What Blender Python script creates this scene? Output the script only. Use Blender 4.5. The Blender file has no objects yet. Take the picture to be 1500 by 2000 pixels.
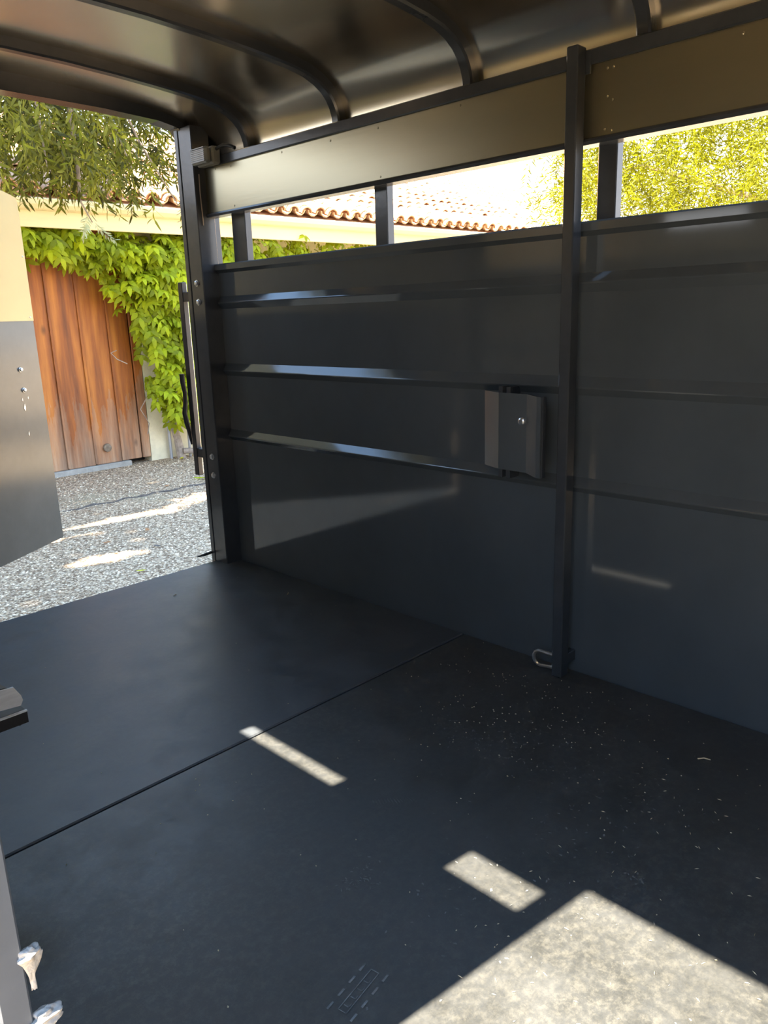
import bpy, math, random
import numpy as np
from mathutils import Matrix, Vector

random.seed(7)
rng = np.random.default_rng(11)
SC = bpy.context.scene
COL = SC.collection

# ------------------------------------------------------------------ camera
cam_data = bpy.data.cameras.new('camera')
cam = bpy.data.objects.new('camera', cam_data)
COL.objects.link(cam)
right = Vector((0.7000, -0.7140, -0.0313))
fwd = Vector((0.6860, 0.6837, -0.2489)).normalized()
right = (right - fwd * right.dot(fwd)).normalized()
up = right.cross(fwd).normalized()
m = Matrix((right, up, -fwd)).transposed().to_4x4()
m.translation = Vector((-1.7071, 0.0, 0.9471))
cam.matrix_world = m
cam_data.sensor_fit = 'AUTO'
cam_data.sensor_width = 36.0
cam_data.lens = 1514.13 / 2000.0 * 36.0
cam_data.clip_start = 0.01
cam_data.clip_end = 300
SC.camera = cam

# ------------------------------------------------------------------ light
SUNX, SUNY = 0.608, -0.091            # ground shift of a shadow per metre of height
world = bpy.data.worlds.new('sky'); SC.world = world
world.use_nodes = True
wn = world.node_tree.nodes; wl = world.node_tree.links
for n in list(wn): wn.remove(n)
w_out = wn.new('ShaderNodeOutputWorld'); w_bg = wn.new('ShaderNodeBackground')
w_tc = wn.new('ShaderNodeTexCoord'); w_sep = wn.new('ShaderNodeSeparateXYZ'); w_ramp = wn.new('ShaderNodeValToRGB')
wl.new(w_tc.outputs['Generated'], w_sep.inputs[0]); wl.new(w_sep.outputs['Z'], w_ramp.inputs[0])
w_ramp.color_ramp.elements[0].position = 0.0; w_ramp.color_ramp.elements[0].color = (1.0, 0.97, 0.93, 1)
w_ramp.color_ramp.elements[1].position = 0.55; w_ramp.color_ramp.elements[1].color = (0.37, 0.61, 1.0, 1)
wl.new(w_ramp.outputs[0], w_bg.inputs[0]); wl.new(w_bg.outputs[0], w_out.inputs[0])
w_bg.inputs[1].default_value = 4.7
sun_d = bpy.data.lights.new('sun', 'SUN'); sun_d.energy = 62.0; sun_d.angle = math.radians(0.6)
sun_d.color = (1.0, 0.90, 0.73)
sun = bpy.data.objects.new('sun', sun_d); COL.objects.link(sun)
sun.rotation_euler = Vector((SUNX, SUNY, -1.0)).to_track_quat('-Z', 'Y').to_euler()
sun.location = (-6, 1, 12)
SC.view_settings.view_transform = 'Standard'
SC.view_settings.look = 'None'
SC.view_settings.gamma = 1.0
SC.view_settings.use_curve_mapping = False
SC.view_settings.exposure = 0.0
SC.cycles.max_bounces = 10
SC.cycles.diffuse_bounces = 5
SC.cycles.glossy_bounces = 5
SC.cycles.use_denoising = True
SC.cycles.sample_clamp_indirect = 8.0

# ------------------------------------------------------------------ materials
def newmat(name):
    mt = bpy.data.materials.new(name); mt.use_nodes = True
    nt = mt.node_tree
    return mt, nt, nt.nodes['Principled BSDF']

def noise(nt, scale, detail=4, rough=0.6, vec=None, stretch=None):
    tc = nt.nodes.new('ShaderNodeTexCoord')
    mp = nt.nodes.new('ShaderNodeMapping')
    nt.links.new(tc.outputs['Object'], mp.inputs[0])
    if stretch: mp.inputs['Scale'].default_value = stretch
    nz = nt.nodes.new('ShaderNodeTexNoise')
    nz.inputs['Scale'].default_value = scale; nz.inputs['Detail'].default_value = detail
    nz.inputs['Roughness'].default_value = rough
    nt.links.new(mp.outputs[0], nz.inputs['Vector'])
    return nz

def ramp(nt, src, stops):
    r = nt.nodes.new('ShaderNodeValToRGB')
    els = r.color_ramp.elements
    while len(els) < len(stops): els.new(0.5)
    for e, (p, c) in zip(els, stops):
        e.position = p; e.color = (*c, 1) if len(c) == 3 else c
    nt.links.new(src, r.inputs[0])
    return r

def bump(nt, src, bsdf, strength, dist=0.01):
    b = nt.nodes.new('ShaderNodeBump')
    b.inputs['Strength'].default_value = strength; b.inputs['Distance'].default_value = dist
    nt.links.new(src, b.inputs['Height']); nt.links.new(b.outputs[0], bsdf.inputs['Normal'])
    return b

def simple(name, col, rough=0.5, metal=0.0, var=0.0, scale=6.0, bmp=0.0, bscale=40, coat=0.0, stretch=None, spec=0.5):
    mt, nt, b = newmat(name)
    b.inputs['Base Color'].default_value = (*col, 1)
    b.inputs['Roughness'].default_value = rough; b.inputs['Metallic'].default_value = metal
    b.inputs['Coat Weight'].default_value = coat; b.inputs['Coat Roughness'].default_value = 0.08
    b.inputs['Specular IOR Level'].default_value = spec
    if var:
        nz = noise(nt, scale, 5, 0.65, stretch=stretch)
        lo = tuple(c * (1 - var) for c in col); hi = tuple(min(1, c * (1 + var)) for c in col)
        r = ramp(nt, nz.outputs['Fac'], [(0.3, lo), (0.7, hi)])
        nt.links.new(r.outputs[0], b.inputs['Base Color'])
    if bmp:
        nb = noise(nt, bscale, 3, 0.6, stretch=stretch)
        bump(nt, nb.outputs['Fac'], b, bmp, 0.01)
    return mt

M = {}
M['slate'] = simple('slate_paint', (0.064, 0.075, 0.083), 0.08, var=0.10, scale=3, bmp=0.010, bscale=5, spec=0.6)
M['slate_frame'] = simple('slate_frame_paint', (0.040, 0.045, 0.052), 0.22, var=0.15, scale=8, bmp=0.03, bscale=60)
M['galv'] = simple('brushed_aluminium', (0.33, 0.30, 0.21), 0.29, 0.9, var=0.06, scale=4, bmp=0.015, bscale=120, stretch=(1, 0.05, 1))
M['roof_alu'] = simple('roof_aluminium', (0.66, 0.59, 0.47), 0.22, 0.95, var=0.06, scale=2, bmp=0.05, bscale=3.0)
M['steel'] = simple('bright_steel', (0.60, 0.60, 0.60), 0.28, 0.95, var=0.15, scale=60)
M['lens'] = simple('frosted_lens', (0.22, 0.22, 0.19), 0.35, var=0.1, scale=20)
M['black'] = simple('black_paint', (0.012, 0.012, 0.014), 0.4, var=0.2, scale=10)
M['cable'] = simple('black_cable', (0.015, 0.015, 0.015), 0.45, var=0.1)
M['whitewire'] = simple('pale_cable', (0.28, 0.22, 0.17), 0.5, var=0.1)
M['jamb'] = simple('jamb_blue_grey', (0.075, 0.09, 0.112), 0.45, var=0.1, scale=12, bmp=0.03)
M['seal'] = simple('sealant_white', (0.36, 0.345, 0.32), 0.4, var=0.15, scale=40, bmp=0.3, bscale=70)
M['bracket'] = simple('grey_bracket', (0.68, 0.68, 0.67), 0.4, 0.15, var=0.15, scale=30, stretch=(0.3, 1, 3))
M['cream'] = simple('cream_stucco', (0.72, 0.66, 0.48), 0.9, var=0.1, scale=9, bmp=0.3, bscale=80)
M['fascia'] = simple('fascia_paint', (0.68, 0.59, 0.34), 0.6, var=0.06, scale=5, stretch=(0.2, 1, 3))
M['tile'] = simple('clay_tile', (0.50, 0.25, 0.12), 0.85, var=0.35, scale=9, bmp=0.2, bscale=40)
M['tile2'] = simple('clay_tile_pale', (0.56, 0.33, 0.19), 0.85, var=0.30, scale=9, bmp=0.2, bscale=40)
M['mortar'] = simple('pale_mortar', (0.75, 0.68, 0.50), 0.9, var=0.1, scale=8, bmp=0.2)
M['concrete'] = simple('grey_concrete', (0.33, 0.32, 0.29), 0.9, var=0.2, scale=14, bmp=0.3, bscale=60)
M['bark'] = simple('olive_bark', (0.20, 0.155, 0.11), 0.9, var=0.3, scale=30, bmp=0.5, bscale=40)
M['vinewood'] = simple('vine_wood', (0.33, 0.27, 0.22), 0.9, var=0.3, scale=30, bmp=0.5, bscale=40)
M['pipe'] = simple('grey_pipe', (0.35, 0.36, 0.38), 0.5, 0.3, var=0.1)
M['dark'] = simple('dark_gap', (0.012, 0.011, 0.010), 0.9, var=0.1)
M['edging'] = simple('dark_edging', (0.10, 0.085, 0.075), 0.9, var=0.4, scale=40, bmp=0.4)
M['dryleaf'] = simple('dry_leaf', (0.42, 0.20, 0.08), 0.8, var=0.3, scale=20)
M['yellowleaf'] = simple('yellow_leaf', (0.60, 0.55, 0.05), 0.7, var=0.2, scale=20)
M['straw'] = simple('straw', (0.62, 0.52, 0.33), 0.8, var=0.2, scale=30)
M['gate_low'] = simple('gate_grey_paint', (0.085, 0.085, 0.078), 0.15, var=0.12, scale=5, bmp=0.03, bscale=6)
M['gate_top'] = simple('gate_aluminium', (0.40, 0.335, 0.19), 0.42, 0.6, var=0.04, scale=4, bmp=0.02, bscale=30)

def leafmat(name, col, trans, var=0.35, mix=0.45, rough=0.5):
    mt = bpy.data.materials.new(name); mt.use_nodes = True
    nt = mt.node_tree; nt.nodes.clear()
    out = nt.nodes.new('ShaderNodeOutputMaterial')
    nz = noise(nt, 5.0, 3)
    info = nt.nodes.new('ShaderNodeObjectInfo')
    geo = nt.nodes.new('ShaderNodeNewGeometry')
    add = nt.nodes.new('ShaderNodeMath'); add.operation = 'ADD'
    nt.links.new(geo.outputs['Random Per Island'], add.inputs[0]); nt.links.new(info.outputs['Random'], add.inputs[1])
    mul = nt.nodes.new('ShaderNodeMath'); mul.operation = 'MULTIPLY'; mul.inputs[1].default_value = 0.5
    nt.links.new(add.outputs[0], mul.inputs[0])
    r1 = ramp(nt, mul.outputs[0], [(0.1, tuple(c * (1 - var) for c in col)), (0.9, tuple(min(1, c * (1 + var)) for c in col))])
    r2 = ramp(nt, mul.outputs[0], [(0.1, tuple(c * (1 - var) for c in trans)), (0.9, tuple(min(1, c * (1 + var)) for c in trans))])
    d = nt.nodes.new('ShaderNodeBsdfPrincipled'); t = nt.nodes.new('ShaderNodeBsdfTranslucent')
    d.inputs['Roughness'].default_value = rough; d.inputs['Specular IOR Level'].default_value = 0.18
    mx = nt.nodes.new('ShaderNodeMixShader'); mx.inputs[0].default_value = mix
    nt.links.new(r1.outputs[0], d.inputs['Base Color']); nt.links.new(r2.outputs[0], t.inputs['Color'])
    nt.links.new(d.outputs[0], mx.inputs[1]); nt.links.new(t.outputs[0], mx.inputs[2]); nt.links.new(mx.outputs[0], out.inputs[0])
    return mt
M['olive'] = leafmat('olive_leaf', (0.066, 0.073, 0.014), (0.28, 0.28, 0.014), 0.75, 0.4)
M['olive_pale'] = leafmat('olive_leaf_pale', (0.40, 0.44, 0.27), (0.5, 0.5, 0.2), 0.2, 0.3)
M['vine'] = leafmat('vine_leaf', (0.26, 0.33, 0.016), (0.54, 0.60, 0.012), 0.55, 0.45)
M['willow'] = leafmat('feathery_leaf', (0.15, 0.16, 0.004), (0.32, 0.31, 0.003), 0.5, 0.5)

def wood_mat():
    mt, nt, b = newmat('weathered_redwood')
    nz = noise(nt, 2.2, 6, 0.6, stretch=(5, 5, 0.40))
    r = ramp(nt, nz.outputs['Fac'], [(0.28, (0.11, 0.026, 0.006)), (0.5, (0.32, 0.092, 0.010)), (0.72, (0.52, 0.19, 0.026))])
    # weathered grey-brown wear on the lower boards
    tc = nt.nodes.new('ShaderNodeTexCoord'); sp = nt.nodes.new('ShaderNodeSeparateXYZ')
    nt.links.new(tc.outputs['Object'], sp.inputs[0])
    n2 = noise(nt, 2.4, 5, 0.7, stretch=(3.5, 3.5, 0.6))
    ma = nt.nodes.new('ShaderNodeMath'); ma.operation = 'MULTIPLY_ADD'; ma.inputs[1].default_value = 1.7; 
    nt.links.new(n2.outputs['Fac'], ma.inputs[0]); nt.links.new(sp.outputs['Z'], ma.inputs[2])
    wr = ramp(nt, ma.outputs[0], [(0.62, (0.75,) * 3), (1.0, (0.25,) * 3), (1.0, (0.0,) * 3)])
    wr.color_ramp.elements[0].position = 0.35; wr.color_ramp.elements[1].position = 0.98
    grey = ramp(nt, nz.outputs['Fac'], [(0.3, (0.16, 0.10, 0.06)), (0.7, (0.46, 0.36, 0.26))])
    mx = nt.nodes.new('ShaderNodeMix'); mx.data_type = 'RGBA'
    nt.links.new(wr.outputs[0], mx.inputs[0]); nt.links.new(r.outputs[0], mx.inputs[6]); nt.links.new(grey.outputs[0], mx.inputs[7])
    # knots
    vo = nt.nodes.new('ShaderNodeTexVoronoi'); vo.inputs['Scale'].default_value = 1.0
    mp = nt.nodes.new('ShaderNodeMapping'); mp.inputs['Scale'].default_value = (4.2, 4.2, 2.2)
    nt.links.new(tc.outputs['Object'], mp.inputs[0]); nt.links.new(mp.outputs[0], vo.inputs['Vector'])
    kr = ramp(nt, vo.outputs['Distance'], [(0.05, (0.25,) * 3), (0.13, (1, 1, 1))])
    mk = nt.nodes.new('ShaderNodeMix'); mk.data_type = 'RGBA'; mk.blend_type = 'MULTIPLY'; mk.inputs[0].default_value = 0.8
    nt.links.new(mx.outputs[2], mk.inputs[6]); nt.links.new(kr.outputs[0], mk.inputs[7])
    nt.links.new(mk.outputs[2], b.inputs['Base Color'])
    b.inputs['Roughness'].default_value = 0.55
    bump(nt, nz.outputs['Fac'], b, 0.3, 0.01)
    return mt
M['wood'] = wood_mat()

def gravel_mat(name, mul=1.0):
    mt, nt, b = newmat(name)
    tc = nt.nodes.new('ShaderNodeTexCoord')
    vo = nt.nodes.new('ShaderNodeTexVoronoi'); vo.inputs['Scale'].default_value = 75
    nt.links.new(tc.outputs['Object'], vo.inputs['Vector'])
    hs = nt.nodes.new('ShaderNodeSeparateColor'); nt.links.new(vo.outputs['Color'], hs.inputs[0])
    r = ramp(nt, hs.outputs[0], [(0.0, (0.18 * mul, 0.115 * mul, 0.065 * mul)), (0.45, (0.50 * mul, 0.375 * mul, 0.24 * mul)), (1.0, (0.86 * mul, 0.70 * mul, 0.50 * mul))])
    dk = ramp(nt, vo.outputs['Distance'], [(0.25, (1, 1, 1)), (0.75, (0.45, 0.42, 0.4))])
    m1 = nt.nodes.new('ShaderNodeMix'); m1.data_type = 'RGBA'; m1.blend_type = 'MULTIPLY'; m1.inputs[0].default_value = 1
    nt.links.new(r.outputs[0], m1.inputs[6]); nt.links.new(dk.outputs[0], m1.inputs[7])
    nz = noise(nt, 0.9, 4, 0.6)
    sand = ramp(nt, nz.outputs['Fac'], [(0.60, (0, 0, 0)), (0.68, (0.6,) * 3)])
    m2 = nt.nodes.new('ShaderNodeMix'); m2.data_type = 'RGBA'
    nt.links.new(sand.outputs[0], m2.inputs[0]); nt.links.new(m1.outputs[2], m2.inputs[6]); m2.inputs[7].default_value = (0.36, 0.31, 0.20, 1)
    nt.links.new(m2.outputs[2], b.inputs['Base Color'])
    b.inputs['Roughness'].default_value = 0.9
    inv = nt.nodes.new('ShaderNodeMath'); inv.operation = 'SUBTRACT'; inv.inputs[0].default_value = 1.0
    nt.links.new(vo.outputs['Distance'], inv.inputs[1])
    bump(nt, inv.outputs[0], b, 0.8, 0.01)
    return mt
M['gravel'] = gravel_mat('gravel')

def pebble_mat():
    mt, nt, b = newmat('pebbles')
    geo = nt.nodes.new('ShaderNodeNewGeometry')
    r = ramp(nt, geo.outputs['Random Per Island'], [(0.0, (0.17, 0.105, 0.06)), (0.4, (0.48, 0.355, 0.225)), (0.75, (0.70, 0.56, 0.385)), (1.0, (0.90, 0.79, 0.60))])
    nt.links.new(r.outputs[0], b.inputs['Base Color']); b.inputs['Roughness'].default_value = 0.85
    return mt
M['pebble'] = pebble_mat()

def rubber_mat(name, dust, seed, lo, hi, filmc):
    mt, nt, b = newmat(name)
    tc = nt.nodes.new('ShaderNodeTexCoord')
    big = noise(nt, 1.6 + seed * 0.1, 5, 0.65)
    mid = noise(nt, 9.0, 8, 0.75)
    fine = noise(nt, 55.0, 8, 0.8)
    base = ramp(nt, mid.outputs['Fac'], [(0.36, lo), (0.66, hi)])
    # dusty smears: fine specks gated by broad patches
    g = nt.nodes.new('ShaderNodeMath'); g.operation = 'MULTIPLY'
    gr = ramp(nt, big.outputs['Fac'], [(0.42, (0, 0, 0)), (0.68, (1, 1, 1))])
    fr = ramp(nt, fine.outputs['Fac'], [(0.48, (0, 0, 0)), (0.70, (1, 1, 1))])
    nt.links.new(gr.outputs[0], g.inputs[0]); nt.links.new(fr.outputs[0], g.inputs[1])
    k = nt.nodes.new('ShaderNodeMath'); k.operation = 'MULTIPLY'; k.inputs[1].default_value = dust
    nt.links.new(g.outputs[0], k.inputs[0])
    mx = nt.nodes.new('ShaderNodeMix'); mx.data_type = 'RGBA'
    nt.links.new(k.outputs[0], mx.inputs[0]); nt.links.new(base.outputs[0], mx.inputs[6]); mx.inputs[7].default_value = (0.22, 0.21, 0.18, 1)
    # general dust film
    film = ramp(nt, fine.outputs['Fac'], [(0.30, (0.03,) * 3), (0.75, (0.20,) * 3)])
    mf = nt.nodes.new('ShaderNodeMix'); mf.data_type = 'RGBA'
    nt.links.new(film.outputs[0], mf.inputs[0]); nt.links.new(mx.outputs[2], mf.inputs[6]); mf.inputs[7].default_value = (*filmc, 1)
    nt.links.new(mf.outputs[2], b.inputs['Base Color'])
    rr = ramp(nt, mid.outputs['Fac'], [(0.3, (0.34,) * 3), (0.7, (0.52,) * 3)])
    nt.links.new(rr.outputs[0], b.inputs['Roughness'])
    b.inputs['Specular IOR Level'].default_value = 1.0
    bump(nt, fine.outputs['Fac'], b, 0.12, 0.004)
    return mt
M['mat_rear'] = rubber_mat('rubber_mat_sky_sheen', 0.10, 0, (0.020, 0.025, 0.033), (0.042, 0.050, 0.062), (0.13, 0.13, 0.125))  # sky sheen painted into the base, lighter and bluer than the front mat
M['mat_front'] = rubber_mat('rubber_mat_dusty', 0.30, 1, (0.008, 0.010, 0.012), (0.026, 0.029, 0.033), (0.185, 0.170, 0.135))

# ------------------------------------------------------------------ mesh helpers
class MB:
    def __init__(s): s.v = []; s.f = []; s.sm = False
    def quadbox(s, p):          # 8 corners: 4 bottom ccw, 4 top ccw
        o = len(s.v); s.v += [tuple(q) for q in p]
        for f in ((3, 2, 1, 0), (4, 5, 6, 7), (0, 1, 5, 4), (1, 2, 6, 5), (2, 3, 7, 6), (3, 0, 4, 7)):
            s.f.append(tuple(o + i for i in f))
        return s
    def box(s, x0, x1, y0, y1, z0, z1, c=0.0):
        if c <= 0:
            return s.quadbox([(x0, y0, z0), (x1, y0, z0), (x1, y1, z0), (x0, y1, z0), (x0, y0, z1), (x1, y0, z1), (x1, y1, z1), (x0, y1, z1)])
        o = len(s.v)                     # chamfered box: 24 verts
        idx = {}
        for ax in range(3):
            for sx in (0, 1):
                for sy in (0, 1):
                    for sz in (0, 1):
                        p = [(x0, x1)[sx], (y0, y1)[sy], (z0, z1)[sz]]
                        sg = (sx, sy, sz)
                        for k in range(3):
                            if k != ax: p[k] += c if sg[k] == 0 else -c
                        idx[(ax, sx, sy, sz)] = len(s.v); s.v.append(tuple(p))
        def fix(f, n):
            a, b_, d = (Vector(s.v[i]) for i in f[:3])
            nn = (b_ - a).cross(d - b_)
            s.f.append(tuple(f) if nn.dot(Vector(n)) > 0 else tuple(reversed(f)))
        for ax in range(3):
            o1, o2 = [k for k in range(3) if k != ax]
            for sd in (0, 1):
                f = []
                for a, b_ in ((0, 0), (1, 0), (1, 1), (0, 1)):
                    t = [0, 0, 0]; t[ax] = sd; t[o1] = a; t[o2] = b_
                    f.append(idx[(ax, *t)])
                n = [0, 0, 0]; n[ax] = 1 if sd else -1
                fix(f, n)
        for ax in range(3):              # edge bevels along ax
            o1, o2 = [k for k in range(3) if k != ax]
            for a in (0, 1):
                for b_ in (0, 1):
                    f = []
                    for (own, e) in ((o1, 0), (o1, 1), (o2, 1), (o2, 0)):
                        t = [0, 0, 0]; t[ax] = e; t[o1] = a; t[o2] = b_
                        f.append(idx[(own, *t)])
                    n = [0, 0, 0]; n[o1] = 1 if a else -1; n[o2] = 1 if b_ else -1
                    fix(f, n)
        for sx in (0, 1):
            for sy in (0, 1):
                for sz in (0, 1):
                    fix([idx[(0, sx, sy, sz)], idx[(1, sx, sy, sz)], idx[(2, sx, sy, sz)]], [1 if q else -1 for q in (sx, sy, sz)])
        return s
    def prism(s, prof, axis, a0, a1):
        """closed profile of 2-D points extruded along axis (0,1,2)."""
        o = len(s.v); n = len(prof)
        for a in (a0, a1):
            for p, q in prof:
                s.v.append((a, p, q) if axis == 0 else (p, a, q) if axis == 1 else (p, q, a))
        area = sum(prof[i][0] * prof[(i + 1) % n][1] - prof[(i + 1) % n][0] * prof[i][1] for i in range(n))
        flip = (area > 0) == (axis == 1)
        fs = [tuple(range(o + n - 1, o - 1, -1)), tuple(range(o + n, o + 2 * n))]
        fs += [(o + i, o + (i + 1) % n, o + n + (i + 1) % n, o + n + i) for i in range(n)]
        s.f += [tuple(reversed(f)) for f in fs] if flip else fs
        return s
    def tube(s, pts, r, seg=8, cap=True):
        pts = [Vector(p) for p in pts]; n = len(pts)
        rs = r if isinstance(r, (list, tuple)) else [r] * n
        o = len(s.v); ref = None
        for i, p in enumerate(pts):
            d = (pts[min(i + 1, n - 1)] - pts[max(i - 1, 0)]).normalized()
            if ref is None:
                ref = d.orthogonal().normalized()
            ref = (ref - d * ref.dot(d)).normalized(); b_ = d.cross(ref)
            for k in range(seg):
                a = 2 * math.pi * k / seg
                s.v.append(tuple(p + (ref * math.cos(a) + b_ * math.sin(a)) * rs[i]))
        for i in range(n - 1):
            for k in range(seg):
                a, b_ = o + i * seg + k, o + i * seg + (k + 1) % seg
                s.f.append((a, b_, b_ + seg, a + seg))
        if cap:
            s.f.append(tuple(range(o + seg - 1, o - 1, -1))); e = o + (n - 1) * seg
            s.f.append(tuple(range(e, e + seg)))
        return s
    def lathe(s, c, axis, prof, seg=14):
        """prof: list of (distance along axis, radius)"""
        ax = Vector(axis).normalized()
        pts = [Vector(c) + ax * h for h, _ in prof]
        s2 = MB(); o = len(s.v); ref = ax.orthogonal().normalized(); b_ = ax.cross(ref)
        for p, (_, r) in zip(pts, prof):
            for k in range(seg):
                a = 2 * math.pi * k / seg
                s.v.append(tuple(p + (ref * math.cos(a) + b_ * math.sin(a)) * r))
        for i in range(len(prof) - 1):
            for k in range(seg):
                a, q = o + i * seg + k, o + i * seg + (k + 1) % seg
                s.f.append((a, q, q + seg, a + seg))
        s.f.append(tuple(range(o + seg - 1, o - 1, -1))); e = o + (len(prof) - 1) * seg
        s.f.append(tuple(range(e, e + seg)))
        return s
    def mesh(s, name, mat, smooth=False):
        me = bpy.data.meshes.new(name); me.from_pydata(s.v, [], s.f); me.materials.append(mat)
        if smooth:
            me.shade_smooth()
            try: me.set_sharp_from_angle(angle=math.radians(40))
            except Exception: pass
        me.update(); return me
    def build(s, name, mat, parent=None, smooth=False):
        return link(name, s.mesh(name, mat, smooth), parent)

def link(name, data, parent=None, loc=None, rot=None, scale=None):
    o = bpy.data.objects.new(name, data); COL.objects.link(o)
    if parent is not None: o.parent = parent
    if loc is not None: o.location = loc
    if rot is not None: o.rotation_euler = rot
    if scale is not None: o.scale = scale
    return o
def tag(o, label=None, cat=None, group=None, kind=None):
    if label: o['label'] = label
    if cat: o['category'] = cat
    if group: o['group'] = group
    if kind: o['kind'] = kind
    return o
def empty(name, loc):
    o = bpy.data.objects.new(name, None); COL.objects.link(o); o.location = loc; o.empty_display_size = 0.1
    # children are built in world space, so keep them there
    return o
def under(o, root):
    """parent o to root keeping o's world placement (roots are unrotated)."""
    o.parent = root
    o.location = Vector(o.location) - root.location
    return o

# ------------------------------------------------------------------ trailer shell
W = 1.525           # inner width
Y0, Y1 = -0.80, 2.595
# floor deck and mats
fl = MB().box(-W - 0.03, 0.03, Y0, Y1 - 0.004, -0.075, -0.013, 0.004).build('floor', M['slate_frame'])
tag(fl, 'dark steel trailer floor deck under the rubber mats', 'floor', kind='structure')
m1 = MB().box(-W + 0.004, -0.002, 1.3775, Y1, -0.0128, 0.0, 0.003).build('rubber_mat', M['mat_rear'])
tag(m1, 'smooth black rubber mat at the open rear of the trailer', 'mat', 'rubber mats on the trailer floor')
m2 = MB().box(-W + 0.004, -0.002, Y0, 1.3715, -0.0128, 0.0, 0.003).build('rubber_mat', M['mat_front'])
tag(m2, 'dusty black rubber mat with the bright sun patches on it', 'mat', 'rubber mats on the trailer floor')

# right wall ----------------------------------------------------
wr = MB().box(0.0, 0.012, Y0, Y1 + 0.003, -0.01, 1.12).build('wall_right', M['slate'])
tag(wr, 'glossy slate grey metal side wall with pressed ribs', 'wall', kind='structure')
for (zt, zm, zb) in ((1.024, 1.002, 0.979), (0.781, 0.755, 0.735), (0.530, 0.507, 0.490)):
    MB().prism([(0.003, zt + 0.003), (0.0, zt), (-0.0140, zm + 0.002), (-0.0150, zm), (-0.0140, zm - 0.003), (0.0, zb), (0.003, zb)], 1, Y0, 2.56).build('rib', M['slate'], wr)
MB().prism([(0.040, 1.138), (-0.012, 1.138), (-0.016, 1.134), (-0.016, 1.116), (0.004, 1.103), (0.012, 1.103), (0.012, 1.126), (0.040, 1.126)], 1, Y0, 2.57).build('lip_rail', M['slate'], wr)
MB().prism([(0.03, 1.459), (-0.030, 1.459), (-0.033, 1.462), (-0.033, 1.487), (-0.030, 1.490), (0.03, 1.490)], 1, Y0, 2.54).build('top_rail', M['slate_frame'], wr)
for i, (ya, yb) in enumerate(((0.9415, 2.548), (Y0, 0.9425))):
    x = -0.024 if i == 0 else -0.0252
    up_ = MB().box(x, x + 0.004, ya, yb, 1.300, 1.461).build('upper_panel', M['galv'], wr)
    MB().prism([(x + 0.002, 1.313), (x - 0.008, 1.309), (x - 0.010, 1.304), (x - 0.006, 1.297), (x + 0.03, 1.296), (x + 0.03, 1.301)], 1, ya, yb).build('bottom_trim', M['slate_frame'], up_)
    scr = ([(2.454, 1.451), (2.362, 1.447), (2.082, 1.449), (1.851, 1.445), (1.652, 1.446), (2.53, 1.322), (2.356, 1.32), (1.648, 1.319), (1.358, 1.448), (0.950, 1.445), (0.948, 1.389), (0.952, 1.324)]
           if i == 0 else [(0.664, 1.444), (0.935, 1.444), (0.935, 1.380), (0.935, 1.318), (0.40, 1.444), (0.10, 1.444)])
    for (y, z) in scr:
        MB().lathe((x + 0.001, y, z), (-1, 0, 0), [(0, 0.0034), (0.0014, 0.003), (0.0022, 0.0015)], 8).build('screw', M['galv'], up_)
for (ya, yb) in ((2.545, 2.60), (2.352, 2.440), (1.660, 1.712), (0.938, 0.986), (0.20, 0.25), (-0.5, -0.45)):
    d = 0.028
    MB().box(0.012, 0.012 + d, ya, yb if yb - ya < 0.06 else ya + 0.08, 1.12, 1.315, 0.002).build('slot_post', M['slate_frame'], wr)

# left wall with the side door opening the camera looks through
XL = -W
wlft = MB().box(XL - 0.012, XL, 0.71, Y1 - 0.02, -0.01, 1.12).build('wall_left', M['slate'])
tag(wlft, 'slate grey metal side wall on the left, beside the door opening', 'wall', kind='structure')
MB().box(XL - 0.012, XL, Y0, -0.10, -0.01, 1.47).build('front_skin', M['slate'], wlft)
for (zt, zm, zb) in ((1.024, 1.002, 0.979), (0.781, 0.755, 0.735), (0.530, 0.507, 0.490)):
    MB().prism([(XL - 0.004, zt), (XL + 0.020, zm), (XL - 0.004, zb)], 1, 0.80, 2.56).build('rib', M['slate'], wlft)
MB().prism([(XL - 0.030, 1.138), (XL + 0.012, 1.138), (XL + 0.016, 1.116), (XL - 0.004, 1.103), (XL - 0.03, 1.103)], 1, 0.70, 2.57).build('lip_rail', M['slate'], wlft)
MB().box(XL - 0.030, XL + 0.030, Y0, 2.54, 1.459, 1.490, 0.002).build('top_rail', M['slate_frame'], wlft)
MB().box(XL - 0.024, XL - 0.020, 0.70, 2.55, 1.298, 1.461).build('upper_panel', M['galv'], wlft)
MB().box(XL - 0.024, XL - 0.020, Y0, 0.70, 1.385, 1.461).build('header_panel', M['galv'], wlft)
MB().box(XL - 0.026, XL - 0.022, 0.868, 1.205, 1.13, 1.31).build('slot_sun_mask', M['galv'], wlft)  # added panels, out of view, masking the slot to shape the sun strips
MB().box(XL - 0.026, XL - 0.022, 1.205, 1.53, 1.13, 1.245).build('slot_sun_mask', M['galv'], wlft)
MB().box(XL - 0.026, XL - 0.022, 1.53, 2.55, 1.13, 1.31).build('slot_sun_mask', M['galv'], wlft)
jb = MB().box(XL - 0.032, XL - 0.004, 0.672, 0.715, -0.07, 1.385, 0.002).build('door_jamb', M['jamb'], wlft)
MB().box(XL - 0.075, XL - 0.0335, 0.683, 0.715, -0.07, 1.39, 0.002).build('door_stop', M['jamb'], wlft)
MB().box(XL - 0.06, XL - 0.0125, -0.13, -0.09, -0.07, 1.39, 0.002).build('door_jamb', M['jamb'], wlft)

# front wall behind the camera
wf = MB().box(-W - 0.01, 0.01, Y0 - 0.012, Y0, -0.01, 1.66).build('wall_front', M['slate'])
tag(wf, 'slate grey front wall of the trailer', 'wall', kind='structure')

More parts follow.
